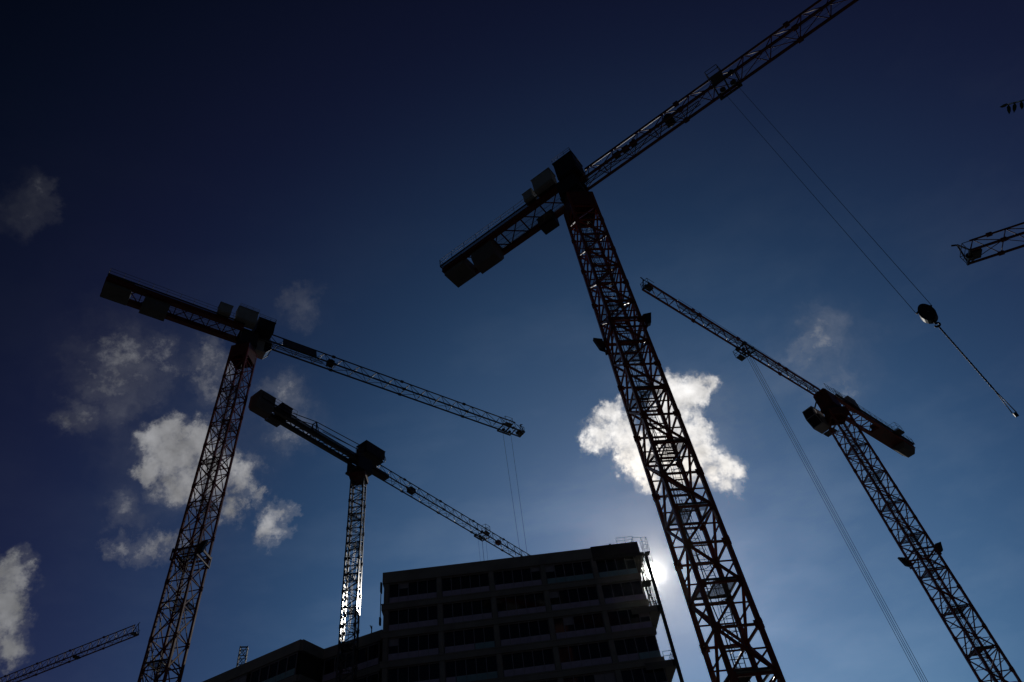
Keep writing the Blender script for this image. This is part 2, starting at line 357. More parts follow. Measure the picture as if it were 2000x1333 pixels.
def make_jib(root, az, w, zb, zt, a0, a1, panel, chord, lace, mt, slope=0.0, tip=True, walkway=0.0, taper=0.0, mt_top=None):
    """triangular jib: two bottom chords, one top chord, laced"""
    T = RZ(az); b = MB(); n = max(2, int(round((a1-a0)/panel))); p = (a1-a0)/n
    zs = lambda a: slope*(a-a0)/(a1-a0)
    tz = lambda a: zt + zs(a) - taper*(a-a0)/(a1-a0)
    for k in range(n):
        xa = a0+k*p; xb = xa+p; xm = (xa+xb)/2
        for s in (-1, 1):
            b.tube((xa, s*w/2, zb+zs(xa)), (xm, 0, tz(xm)), lace/2, 6); b.tube((xb, s*w/2, zb+zs(xb)), (xm, 0, tz(xm)), lace/2, 6)
        b.tube((xa, -w/2, zb+zs(xa)), (xa, w/2, zb+zs(xa)), lace*.42, 6)
        (b.tube((xa,-w/2,zb+zs(xa)), (xb,w/2,zb+zs(xb)), lace*.42, 6) if k % 2 else b.tube((xb,-w/2,zb+zs(xb)), (xa,w/2,zb+zs(xa)), lace*.42, 6))
    # bolted joints between jib sections
    for k in range(4, n, 4):
        x = a0+k*p
        for y, z in ((-w/2, zb+zs(x)), (w/2, zb+zs(x)), (0, tz(x))): b.box(x-.22, x+.22, y-chord*.85, y+chord*.85, z-chord*.85, z+chord*.85)
    jib = b.build('jib', mt, root, T)
    for y, top in ((-w/2, 0), (w/2, 0), (0, 1)):
        c = MB(); zz0, zz1 = (tz(a0), tz(a1)) if top else (zb, zb+slope)
        if top: c.tube((a0+p*.3, y, zz0), (a1-p*.4, y, zz1), chord*.55, 10)
        else: c.bar((a0, y, zz0), (a1, y, zz1), chord, chord)
        c.build('chord', (mt_top or mt) if top else mt, jib, T)
    if tip:
        t = MB(); x = a1; z0 = zb+slope; z1 = tz(a1)
        t.bar((x,-w/2-.1,z0), (x,w/2+.1,z0), .16); t.bar((x-.05,-w/2,z0), (x-.05,0,z1), .1); t.bar((x-.05,w/2,z0), (x-.05,0,z1), .1)
        t.box(x-.95, x-.15, -w*.3, w*.3, z0-.05, z0+.30)
        t.tube((x-.1,-.12,z0+.1), (x-.1,.12,z0+.1), .28, 14)
        for y in (-w/2, w/2):
            t.bar((x+.05,y,z0), (x+.05,y,z0+1.0), .04); t.bar((x+.05,y,z0+1.0), (x-1.2,y,z0+1.0), .04)
        t.bar((x+.05,-w/2,z0+1.0), (x+.05,w/2,z0+1.0), .04); t.bar((x+.05,-w/2,z0+.5), (x+.05,w/2,z0+.5), .03)
        t.bar((x,0,z1), (x+.35,0,z1+.12), .10)
        t.build('jib_head', M['steel'], jib, T)
    if walkway:
        q = MB(); hw = w*.16
        for y in (-hw, hw): q.bar((a0, y, zb+.09), (a0+walkway, y, zb+.09), .05, .07)
        x = a0
        while x < a0+walkway: q.box(x-.02, x+.02, -hw, hw, zb+.06, zb+.09); x += .14
        q.bar((a0, w*.30, zb+.95), (a0+walkway, w*.30, zb+.95), .03)
        q.build('walkway', M['galv'], jib, T)
    return jib

def sheave(mb, c, r, wd):
    mb.tube((c[0], c[1]-wd/2, c[2]), (c[0], c[1]+wd/2, c[2]), r, 16)

def make_trolley(root, az, a, w, zb, mt, basket=1, length=1.9):
    T = RZ(az); b = MB(); o = w/2+.2; L = length/2
    for s in (-1, 1):
        b.bar((a-L, s*o, zb-.02), (a+L, s*o, zb-.02), .12, .24)
        for x in (a-L*.8, a+L*.8):
            b.tube((x, s*(w/2-.14), zb+.2), (x, s*o, zb+.2), .15, 12); b.bar((x, s*o, zb-.1), (x, s*o, zb+.3), .12, .10)
    for x in (a-L, a, a+L): b.bar((x, -o, zb-.16), (x, o, zb-.16), .12)
    for x in (a-L*.5, a+L*.5): sheave(b, (x, 0, zb-.25), .24, .22)
    t = b.build('trolley', mt, root, T)
    if basket:
        q = MB(); y0 = -o-.1; y1 = -o-.85
        for x in (a-L, a+L*.1):
            for y in (y0, y1): q.bar((x,y,zb-.2), (x,y,zb+.95), .045)
        for z in (zb+.4, zb+.95):
            q.bar((a-L,y1,z), (a+L*.1,y1,z), .04); q.bar((a-L,y0,z), (a-L,y1,z), .04); q.bar((a+L*.1,y0,z), (a+L*.1,y1,z), .04)
        q.box(a-L, a+L*.1, y1, y0, zb-.24, zb-.2)
        q.build('service_basket', M['galv'], t, T)
    return t

def make_hoist(root, az, a, z_top, z_hook, spread, rope_r, mt, falls=2, block_h=1.0, dy=.0):
    """rope falls from the trolley down to the hook block"""
    T = RZ(az); out = []
    if falls == 2: xs = [(-1, 0), (1, 0)]
    else: xs = [(-1, -1), (1, -1), (-1, 1), (1, 1)]
    for sx, sy in xs:
        MB().tube((a+sx*spread, sy*dy, z_top), (a+sx*spread*.72, sy*dy*.8, z_hook+block_h*.7), rope_r, 5).build('hoist_rope', M['rope'], root, T)
    h = MB(); r = block_h*.27
    prof = [(r*1.15*math.cos(t)*(1-.12*math.sin(t)), .45+.52*math.sin(t)) for t in [2*math.pi*i/20 for i in range(20)]]
    i = len(h.v); n = len(prof)
    for y in (-.17, .17): h.v += [Vector((a+x, y, z_hook+z*block_h)) for x, z in prof]
    h.f.append(tuple(i+k for k in range(n))); h.f.append(tuple(i+n+k for k in reversed(range(n)))); h.sm += [False, False]
    for k in range(n): h.f.append((i+k, i+n+k, i+n+(k+1)%n, i+(k+1)%n)); h.sm.append(False)
    for sx in (-1, 1): h.tube((a+sx*spread*.72, 0, z_hook+block_h*.7), (a+sx*r*.6, 0, z_hook+block_h*.8), .05, 6)
    h.tube((a, -.22, z_hook+block_h*.5), (a, .22, z_hook+block_h*.5), .16, 12)
    hb = h.build('hook_block', mt, root, T)
    k = MB(); k.tube((a,0,z_hook-.02), (a,0,z_hook-.28), .06, 8)
    k.poly([Vector((a+.12*math.cos(t)*1.0, 0, z_hook-.36+.12*math.sin(t))) for t in [math.pi*(.5-i*1.5/9) for i in range(10)]], .05, 7)
    k.build('hook', M['black'], hb, T)
    return hb

def railing(mb, pts, h=1.05, posts=1.6, r=.022):
    for a, b in zip(pts, pts[1:]):
        a = Vector(a); b = Vector(b); n = max(1, int(round((b-a).length/posts)))
        for i in range(n+1):
            p = a.lerp(b, i/n); mb.tube(p, p+Vector((0,0,h)), r, 5)
        for z in (h, h*.55): mb.tube(a+Vector((0,0,z)), b+Vector((0,0,z)), r, 5)
        mb.bar(a+Vector((0,0,.08)), b+Vector((0,0,.08)), .015, .12)

def make_counter_jib(root, az, w, z, a0, a1, mt, beam=.34, solid=0.0, rail_r=.022, panel=2.3, rail_from=0.0, grate=0.0):
    """two deep beams with cross bracing, side walkways and hand rails; runs along -x of the jib axis"""
    T = RZ(az); b = MB(); h = w/2-.38
    n = max(2, int(round((a1-a0)/panel))); p = (a1-a0)/n
    for k in range(n+1):
        x = -(a0+k*p); b.bar((x,-h,z-.05), (x,h,z-.05), .11, .14)
        if k < n:
            b.bar((x,-h,z-.05), (x-p,h,z-.05), .09, .09); b.bar((x,h,z-.05), (x-p,-h,z-.05), .09, .09)
    cj = b.build('counter_jib', mt, root, T)
    for s in (-1, 1):
        c = MB(); c.box(-a1, -a0, s*h-beam*.32, s*h+beam*.32, z-beam, z+.08); c.box(-a1, -a0, s*h-beam*.45, s*h+beam*.45, z-beam-.04, z-beam)
        c.build('beam', mt, cj, T)
        q = MB(); y0, y1 = s*(h+.18), s*(w/2+.05)
        q.bar((-a0, y1, z+.05), (-a1, y1, z+.05), .06, .1)
        x = -a0
        while x > -a1: q.box(x-.03, x+.03, min(y0,y1), max(y0,y1), z+.02, z+.06); x -= .10
        q.build('walkway', M['steel'], cj, T)
        rl = MB(); railing(rl, [(-a0-rail_from, y1, z+.08), (-a1, y1, z+.08)], r=rail_r); rl.build('railing', M['galv'], cj, T)
    rl = MB(); railing(rl, [(-a1, -w/2, z+.08), (-a1, w/2, z+.08)], r=rail_r); rl.build('railing', M['galv'], cj, T)
    if grate:   # open grating laid between the beams
        d = MB(); x = -a0-.3
        while x > -grate: d.box(x-.011, x+.011, -h+.16, h-.16, z+.025, z+.055); x -= .075
        for y in (-h*.5, 0, h*.5): d.box(-grate, -a0-.3, y-.012, y+.012, z+.0251, z+.0549)
        d.build('grating', M['steel'], cj, T)
    if solid:
        d = MB(); d.box(-a0-solid, -a0, -h+.02, h-.02, z-.16, z-.13); d.build('deck_plate', M['black'], cj, T)
    return cj

def make_weight(root, az, x0, x1, y0, y1, z0, z1, slabs=3, keel=False):
    T = RZ(az); b = MB(); p = (x1-x0)/slabs
    for k in range(slabs):
        xa, xb = x0+k*p+.004, x0+(k+1)*p-.004
        if keel:   # slab with cut lower corners
            c = (y1-y0)*.22
            pts = [(y0+c, z0), (y1-c, z0), (y1, z0+(z1-z0)*.32), (y1, z1), (y0, z1), (y0, z0+(z1-z0)*.32)]
            i = len(b.v)
            for x in (xa, xb): b.v += [Vector((x, y, z)) for y, z in pts]
            b.f.append(tuple(i+j for j in range(6))); b.f.append(tuple(i+6+j for j in reversed(range(6)))); b.sm += [False, False]
            for j in range(6): b.f.append((i+j, i+6+j, i+6+(j+1)%6, i+(j+1)%6)); b.sm.append(False)
        else: b.box(xa, xb, y0, y1, z0, z1)
        for y in (y0*.5, y1*.5): b.poly([Vector((xa+p*.45, y-.12, z1)), Vector((xa+p*.45, y-.1, z1+.2)), Vector((xa+p*.45, y+.1, z1+.2)), Vector((xa+p*.45, y+.12, z1))], .03, 5)
    return b.build('counterweight', M['conc'], root, T)

def make_box(root, az, name, x0, x1, y0, y1, z0, z1, mt, doors=True, chamfer=0.0):
    """sheet metal housing with a lid, door seams and vents"""
    T = RZ(az); b = MB()
    c = chamfer or .06
    b.prism([(x0+c,y0),(x1-c,y0),(x1,y0+c),(x1,y1-c),(x1-c,y1),(x0+c,y1),(x0,y1-c),(x0,y0+c)], z0, z1)
    b.box(x0-.05, x1+.05, y0-.05, y1+.05, z1+.002, z1+.07); b.box(x0+.1, x1-.1, y0+.1, y1-.1, z0-.1, z0-.002)
    o = b.build(name, mt, root, T)
    if doors:
        n = max(1, int((x1-x0)/.75)); p = (x1-x0)/n
        for k in range(n):
            xa, xb = x0+k*p+.05, x0+(k+1)*p-.05
            for y, q in ((y0, -1), (y1, 1)):
                d = MB(); d.box(xa, xb, min(y, y+q*.03), max(y, y+q*.03), z0+.08, z1-.1); d.box(xa+.08, xa+.12, min(y+q*.028, y+q*.06), max(y+q*.028, y+q*.06), (z0+z1)/2-.1, (z0+z1)/2+.1)
                d.build('door', mt, o, T)
    return o

def make_cab(root, az, x0, x1, y0, y1, z0, z1):
    """operator's cabin: sloping glass front, floor tray, roof"""
    T = RZ(az); b = MB(); d = (x1-x0)*.28; w = MB()
    b.box(x0, x1-d, y0, y1, z0, z0+.12); b.box(x0, x1-d*.2, y0, y1, z1-.12, z1)
    b.box(x0, x0+.08, y0+.002, y1-.002, z0+.12, z1-.12)
    b.box(x0+.08, x1-d*1.6, y0, y0+.06, z0+.12, z1-.12); b.box(x0+.08, x1-d*1.6, y1-.06, y1, z0+.12, z1-.12)
    for y in (y0+.04, y1-.04):
        b.bar((x1-d, y, z0+.1), (x1, y, z0+(z1-z0)*.45), .07); b.bar((x1, y, z0+(z1-z0)*.45), (x1-d*.25, y, z1-.1), .07)
    b.bar((x1, y0, z0+(z1-z0)*.45), (x1, y1, z0+(z1-z0)*.45), .07)
    o = b.build('cab', M['cabin'], root, T)
    zq = z0+(z1-z0)*.45; i = 0
    w.v += [Vector(p) for p in ((x1-d,y0+.06,z0+.12),(x1-d,y1-.06,z0+.12),(x1-.02,y1-.06,zq),(x1-.02,y0+.06,zq),(x1-d*.25,y0+.06,z1-.12),(x1-d*.25,y1-.06,z1-.12))]
    w.f += [(0,1,2,3),(3,2,5,4)]; w.sm += [False, False]
    for y in (y0+.05, y1-.05):
        i = len(w.v); w.v += [Vector(p) for p in ((x1-d*1.6,y,z0+.12),(x1-d,y,z0+.12),(x1-.02,y,zq),(x1-d*.25,y,z1-.12),(x1-d*1.6,y,z1-.12))]; w.f.append(tuple(i+k for k in range(5))); w.sm.append(False)
    w.build('window', M['pane'], o, T)
    return o

def make_slew(root, az, yaw, w, zm, zb, mt, width=None, red_collar=1.6):
    """slewing ring and turntable between the mast top and the jib"""
    T = RZ(az); b = MB(); h = w/2
    c = MB(); s = h+.06
    for sx, sy, ax in ((0,-1,0),(0,1,0),(-1,0,1),(1,0,1)):
        if ax == 0: c.box(-s, s, sy*s-.03, sy*s+.03, zm-red_collar, zm)
        else: c.box(sx*s-.03, sx*s+.03, -s+.032, s-.032, zm-red_collar, zm)
    c.box(-s-.05, s+.05, -s-.05, s+.05, zm+.002, zm+.1)
    c.build('mast_cap', M['dred'], root, RZ(yaw))
    b.lathe([(h*.98, zm+.11), (h*1.12, zm+.15), (h*1.12, zm+.42), (h*.9, zm+.46)], 28)
    b.build('slewing_ring', M['black'], root, T)
    f = MB(); q = (width or w)*.5
    f.box(-q*1.05, q*1.05, -q, q, zm+.47, zm+.75)
    for x in (-q*.85, q*.85):
        for y in (-q*.8, q*.8): f.bar((x,y,zm+.75), (x*1.05,y*.95,zb+.35), .26)
    f.box(-q*.8, q*.8, -q*.9, -q*.8, zm+.752, zb+.2); f.box(-q*.8, q*.8, q*.8, q*.9, zm+.752, zb+.2)
    f.box(-q*1.1, q*1.1, -q*.75, q*.75, zb+.205, zb+.5)
    f.tube((q*.55, -q*.55, zm+.5), (q*.55, -q*.55, zm+1.4), .22, 12)
    f.build('turntable', mt, root, T)

def make_ropes(root, az, a0, a1, z, slope=0.0, ys=(-.16, .2)):
    T = RZ(az)
    for y in ys: MB().tube((a0, y, z), (a1, y, z+slope), .013, 5).build('trolley_rope', M['rope'], root, T)
def make_cable(root, w, yaw, z1, r=.03):
    """power cable clipped loosely to the inside of one leg"""
    T = RZ(yaw); b = MB(); x, y = -w*.34, -w*.40; pts = []; z = 1.0; k = 0
    while z < z1:
        pts.append(Vector((x+.05*math.sin(k*2.1)+.04*math.sin(k*.7), y+.05*math.cos(k*1.7), z))); z += 1.35; k += 1
    b.poly(pts, r, 6); b.build('power_cable', M['black'], root, T)

GROUP = 'tower cranes over the building site'
# ------------------------------------------------------------------ crane A: tallest in the picture, right of the middle
def crane_near():
    az = -30.16; yaw = 10
    r = empty('tower_crane', (7.78, 32.84, 0), 'largest and nearest tower crane, its red mast crossing the bright white cloud', 'tower crane', GROUP)
    zm = 53.4; zb = 55.4; zt = 57.6
    make_mast(r, 2.13, yaw, zm, 4.3, 2, .215, .12, 'zig', M['red'], M['steel'])
    make_collar(r, 2.13, yaw, 36.3, M['dred'], .62)
    make_slew(r, az, yaw, 2.1, zm, zb, M['steel'], red_collar=1.9)
    make_jib(r, az, 1.18, zb, zt, .9, 45.0, 2.55, .19, .09, M['dred'], walkway=12.0)
    make_counter_jib(r, az, 2.9, 56.0, 1.0, 14.7, M['dred'], beam=.50, grate=11.2)
    make_weight(r, az, -14.6, -12.3, -1.02, 1.02, 55.0, 56.5, 3)
    make_weight(r, az, -11.3, -8.9, -1.0, 1.0, 53.8, 56.3, 3, keel=True)
    make_box(r, az, 'hoist_winch', -4.3, -2.7, .2, 1.35, 54.3, 55.55, M['black'])
    make_box(r, az, 'control_cabinet', -2.9, -.9, -2.05, -.95, 56.15, 58.1, M['cabin'])
    make_box(r, az, 'resistor_box', -4.2, -3.2, -1.85, -.9, 56.15, 57.3, M['cabin'])
    make_box(r, az, 'tower_head', -.6, 1.45, -1.5, .5, 56.4, 59.2, M['black'])
    make_box(r, az, 'slewing_drive', -1.0, .95, -1.25, 1.1, 54.2, 56.2, M['black'])
    b = MB(); b.box(9.7, 10.5, -.38, .38, 55.6, 56.25); b.tube((10.1,-.5,56.0), (10.1,.5,56.0), .3, 14)
    b.build('trolley_winch', M['black'], r, RZ(az))
    b = MB()
    for x in (4.6, 5.5, 6.3): b.box(x, x+.6, -.42, -.12, 55.65, 56.2)
    b.build('junction_box', M['black'], r, RZ(az))
    make_ropes(r, az, 1.5, 44.5, zb+.35); make_ropes(r, az, .5, 15.3, zt-.5, ys=(.0,)); make_cable(r, 2.13, yaw, zm-2)
    rl = MB(); railing(rl, [(1.5,-1.55,56.5), (1.5,.7,56.5), (-.7,.7,56.5)], posts=.8); rl.build('railing', M['galv'], r, RZ(az))
    rl = MB(); railing(rl, [(-.6,-1.5,59.25), (1.4,-1.5,59.25), (1.4,.45,59.25)], h=.8, posts=.7, r=.018); rl.build('railing', M['galv'], r, RZ(az))
    make_trolley(r, az, 15.35, 1.18, zb-.15, M['steel'], basket=1)
    make_hoist(r, az, 15.35, zb-.3, 25.2, .55, .014, M['black'], 2, 1.15)
    # load chain hanging free from the hook
    T = RZ(az); z = 24.8; x = 15.35
    ch = MB(); ch.tube((x,0,z), (x,0,20.4), .032, 7)
    k = 0; zz = z
    while zz > 20.4:
        ch.tube((x,0,zz), (x,0,zz-.10), .044 if k % 2 else .038, 6); zz -= .18; k += 1
    for q in (-1, 1): ch.tube((x,0,20.45), (x+q*.08,q*.03,18.95), .022, 6)
    ch.box(x-.07, x+.07, -.05, .05, 18.76, 18.95)
    o = ch.build('lifting_chain', M['black'], None, Matrix.Translation((7.78, 32.84, 0)) @ T)
    tag(o, 'long dark lifting chain hanging free from the hook of the nearest crane', 'chain')
crane_near()

# ------------------------------------------------------------------ crane B: left of the picture
def crane_left():
    az = 41.16; yaw = -1.5
    r = empty('tower_crane', (-32.93, 54.28, 0), 'red tower crane at the left with a dark banner on its jib', 'tower crane', GROUP)
    zm = 66.8; zb = 69.4; zt = 71.4
    make_mast(r, 2.15, yaw, zm, 5.2, 2, .2, .095, 'x', M['red'], M['steel'])
    make_collar(r, 2.15, yaw, 38.7, M['dred'], .6)
    make_slew(r, az, yaw, 2.15, zm, zb, M['steel'], red_collar=1.9)
    make_jib(r, az, 1.24, zb, zt, 1.0, 42.6, 2.55, .16, .08, M['steel'], walkway=9.0)
    make_counter_jib(r, az, 3.1, 69.8, 1.0, 16.8, M['dred'], beam=.66, panel=1.9, grate=12.0)
    make_weight(r, az, -16.7, -13.9, -1.15, 1.15, 68.7, 70.3, 4)
    make_weight(r, az, -12.4, -9.6, -1.1, 1.1, 67.7, 70.1, 4, keel=True)
    make_box(r, az, 'resistor_box', -4.5, -3.0, -2.2, -1.0, 69.95, 71.4, M['cabin'])
    make_box(r, az, 'control_cabinet', -2.3, .2, -2.1, -.9, 69.95, 72.0, M['cabin'])
    make_box(r, az, 'tower_head', .45, 2.6, -1.75, .8, 69.95, 71.7, M['black'])
    make_cab(r, az, 1.0, 3.1, -.2, 1.2, 67.6, 69.7)
    T = RZ(az); q = MB(); q.quadbox([Vector(p) for p in ((4.3,-.62,69.62),(8.9,-.62,69.62),(8.9,-.58,69.60),(4.3,-.58,69.60),(4.3,-.10,71.25),(8.9,-.10,71.25),(8.9,-.06,71.23),(4.3,-.06,71.23))])
    bn = q.build('banner', M['sign'], r, T)
    b = MB(); b.box(10.6, 11.5, -.4, .4, 69.6, 70.3); b.tube((11.05,-.5,70.0), (11.05,.5,70.0), .3, 14); b.build('trolley_winch', M['black'], r, T)
    make_ropes(r, az, 1.5, 42.2, zb+.35); make_cable(r, 2.15, yaw, zm-2)
    rl = MB(); railing(rl, [(-2.2,-2.1,72.07), (.2,-2.1,72.07)], h=.6, posts=.8, r=.022); railing(rl, [(.45,-1.72,71.77), (2.6,-1.72,71.77), (2.6,.75,71.77)], h=.7, posts=.8, r=.022); rl.build('railing', M['galv'], r, T)
    make_trolley(r, az, 39.6, 1.24, zb-.15, M['steel'], basket=1, length=2.3)
    make_hoist(r, az, 39.6, zb-.3, 44.8, .75, .02, M['dred'], 2, 1.1)
crane_left()

# ------------------------------------------------------------------ crane C: behind the left wing, tied back with pendant bars
def crane_mid():
    az = 59.6; yaw = 4.6
    r = empty('tower_crane', (-22.4, 70.0, 0), 'slim dark tower crane with pendant bars, its jib vanishing behind the office roof', 'tower crane', GROUP)
    zm = 56.8; zb = 59.1; zt = 60.8
    make_mast(r, 1.58, yaw, zm, 4.0, 4, .17, .07, 'n', M['gloss'], M['steel'])
    make_slew(r, az, yaw, 1.9, zm, zb, M['black'], width=2.4, red_collar=.5)
    make_jib(r, az, 1.1, zb, zt, .9, 52.0, 1.9, .13, .06, M['steel'])
    T = RZ(az)
    cj = make_counter_jib(r, az, 1.9, 59.1, .9, 16.4, M['steel'], beam=.45, panel=1.9, rail_from=10.5)
    make_weight(r, az, -16.8, -14.6, -.95, .95, 57.9, 60.3, 3, keel=True)
    make_box(r, az, 'hoist_winch', -13.5, -11.9, -.7, .6, 59.25, 60.4, M['black'])
    b = MB(); railing(b, [(-14.0, .9, 58.75), (-12.2, .9, 58.75), (-12.2, 1.5, 58.75), (-14.0, 1.5, 58.75), (-14.0, .9, 58.75)], h=.9, posts=.8, r=.035); b.box(-14.0, -12.2, .9, 1.5, 58.68, 58.74)
    b.build('service_platform', M['galv'], r, T)
    f = MB()
    for s in (-1, 1):
        f.bar((-7.9, s*.55, 59.15), (-7.9, s*.35, 61.1), .11); f.bar((-7.4, s*.55, 59.15), (-7.9, s*.35, 61.1), .08)
    f.bar((-7.9,-.35,61.1), (-7.9,.35,61.1), .1); f.build('pendant_frame', M['steel'], r, T)
    for s in (-1, 1):
        MB().bar((-12.4, s*.5, 59.9), (-7.9, s*.35, 61.1), .09, .06).bar((-7.9, s*.35, 61.1), (.6, s*.45, 61.6), .09, .06).build('pendant_bar', M['steel'], r, T)
        MB().bar((-6.9, s*.5, 60.0), (-.6, s*.5, 60.6), .06, .05).build('pendant_bar', M['steel'], r, T)
    rl = MB(); railing(rl, [(-1.6, -.9, 59.2), (-.2, -.9, 60.0)], h=1.1); rl.build('railing', M['galv'], r, T)
    make_box(r, az, 'machinery_house', .1, 3.6, -.95, .95, 60.75, 62.4, M['black'], chamfer=.35)
    rl = MB(); rl.poly([Vector((3.2+.7*math.cos(t), -.8+.0*t, 61.3+.7*math.sin(t))) for t in [-1.2+2.4*i/8 for i in range(9)]], .05, 6); rl.poly([Vector((3.2+.7*math.cos(t), .8, 61.3+.7*math.sin(t))) for t in [-1.2+2.4*i/8 for i in range(9)]], .05, 6)
    rl.build('guard_hoop', M['steel'], r, T)
    b = MB(); b.box(1.0, 4.9, -.5, .5, 58.9, 59.0); b.box(1.0, 4.9, -.5, -.46, 59.0, 59.5); b.build('deck_plate', M['black'], r, T)
    b = MB(); b.box(9.3, 10.3, -.4, .4, 59.25, 59.9); b.tube((9.8,-.45,59.6), (9.8,.45,59.6), .26, 14); b.build('trolley_winch', M['black'], r, T)
    make_ropes(r, az, 1.5, 51.0, zb+.35); make_cable(r, 1.58, yaw, zm-1)
    make_trolley(r, az, 25.4, 1.1, zb-.15, M['steel'], basket=1)
    make_hoist(r, az, 25.4, zb-.3, 30.0, .5, .016, M['dred'], 4, 1.0, dy=.35)
    b = MB(); b.box(29.2, 30.0, -.35, .35, 59.3, 59.8); b.build('junction_box', M['red'], r, T)
crane_mid()

# ------------------------------------------------------------------ crane D: right of the picture
def crane_right():
    az = 225.0; yaw = 4
    r = empty('tower_crane', (42.288, 76.746, 0), 'red tower crane at the right with a cab slung beside its mast top', 'tower crane', GROUP)
    zm = 59.2; zb = 62.3; zt = 63.7
    make_mast(r, 2.3, yaw, zm, 4.4, 2, .22, .10, 'zig', M['red'], M['steel'])
    make_collar(r, 2.3, yaw, 37.6, M['dred'], .75)
    make_slew(r, az, yaw, 2.3, zm, zb, M['dred'], width=2.3, red_collar=1.0)
    T = RZ(az)
    b = MB(); b.prism([(-1.25,-1.0),(1.25,-1.0),(1.25,1.0),(-1.25,1.0)], zm+.8, zb+.2); b.build('slewing_frame', M['dred'], r, T)
    make_jib(r, az, 1.05, zb, zt, 1.0, 36.8, 2.3, .20, .095, M['red'], slope=-.4, walkway=30.0)
    make_counter_jib(r, az, 2.6, 62.3, 1.0, 23.2, M['red'], beam=.5, panel=2.6)
    b = MB(); b.box(-20.2, -13.0, -1.0, 1.0, 61.75, 61.95); b.build('deck_plate', M['dred'], r, T)
    make_weight(r, az, -23.0, -19.6, -1.0, 1.0, 60.9, 62.9, 5, keel=True)
    b = MB(); railing(b, [(-17.2, 1.0, 62.5), (-17.2, 2.0, 62.5), (-19.0, 2.0, 62.5), (-19.0, 1.0, 62.5)], h=1.3); b.box(-19.0, -17.2, 1.0, 2.0, 62.4, 62.5); b.build('service_platform', M['galv'], r, T)
    make_box(r, az, 'hoist_winch', -16.8, -14.4, -.7, .7, 62.45, 63.7, M['black'])
    make_box(r, az, 'control_cabinet', -7.6, -5.6, .2, 1.3, 62.45, 64.2, M['cabin'])
    make_cab(r, az, .1, 3.0, -2.9, -1.35, 57.6, 60.4)
    for x in (.3, 1.8): MB().bar((x,-1.4,60.5), (x,-.2,61.8), .14).bar((x,-1.4,60.5), (x,-2.8,60.5), .12).build('cab_hanger', M['steel'], r, T)
    b = MB(); b.box(-1.2, .05, -2.8, -1.2, 57.5, 57.58); railing(b, [(-1.2,-2.8,57.56), (0.0,-2.8,57.56)]); b.build('cab_platform', M['steel'], r, T)
    rl = MB(); railing(rl, [(1.0,1.2,62.5), (-3.5,1.2,62.5)], posts=.9); rl.build('railing', M['galv'], r, T)
    make_ropes(r, az, 1.5, 36.2, zb+.3, slope=-.4); make_cable(r, 2.3, yaw, zm-2)
    make_trolley(r, az, 18.4, 1.05, zb-.55, M['steel'], basket=1, length=2.2)
    make_hoist(r, az, 18.4, zb-.8, 4.0, .32, .021, M['dred'], 4, 1.2, dy=.2)
crane_right()

# ------------------------------------------------------------------ crane E: only its jib end is in the picture, at the right edge
def crane_edge():
    az = 167.5
    r = empty('tower_crane', (80.49, 26.94, 0), 'tower crane whose jib tip alone reaches in at the right edge', 'tower crane', GROUP)
    zb = 42.0; zm = 39.6
    make_mast(r, 2.0, 5, zm, 4.3, 2, .2, .1, 'zig', M['red'], M['steel'])
    make_slew(r, az, 5, 2.0, zm, zb, M['steel'])
    make_jib(r, az, 1.42, zb, zb+1.7, 1.0, 44.5, 2.6, .15, .075, M['dred'])
    make_counter_jib(r, az, 2.6, zb+.3, 1.0, 12.0, M['red'])
    make_weight(r, az, -11.8, -9.8, -1, 1, zb-1.2, zb+.8, 3)
crane_edge()

# ------------------------------------------------------------------ crane F: far jib low at the left
def crane_far():
    az = -19.2
    r = empty('tower_crane', (-135.63, 148.84, 0), 'far tower crane whose thin jib rises from the lower left corner', 'tower crane', GROUP)
    zb = 75.0; zm = 72.4
    make_mast(r, 2.0, 5, zm, 5.0, 2, .2, .12, 'zig', M['red'], M['steel'])
    make_slew(r, az, 5, 2.0, zm, zb, M['steel'])
    make_jib(r, az, 1.45, zb, zb+2.2, 1.0, 50.0, 2.5, .2, .1, M['dred'])
    make_counter_jib(r, az, 2.6, zb+.3, 1.0, 14.0, M['red'])
    make_weight(r, az, -13.8, -11.5, -1, 1, zb-1.2, zb+.8, 3)
    b = MB(); b.box(33.0, 34.0, -.6, .6, zb-.35, zb-.05); b.build('trolley', M['black'], r, RZ(az))
crane_far()

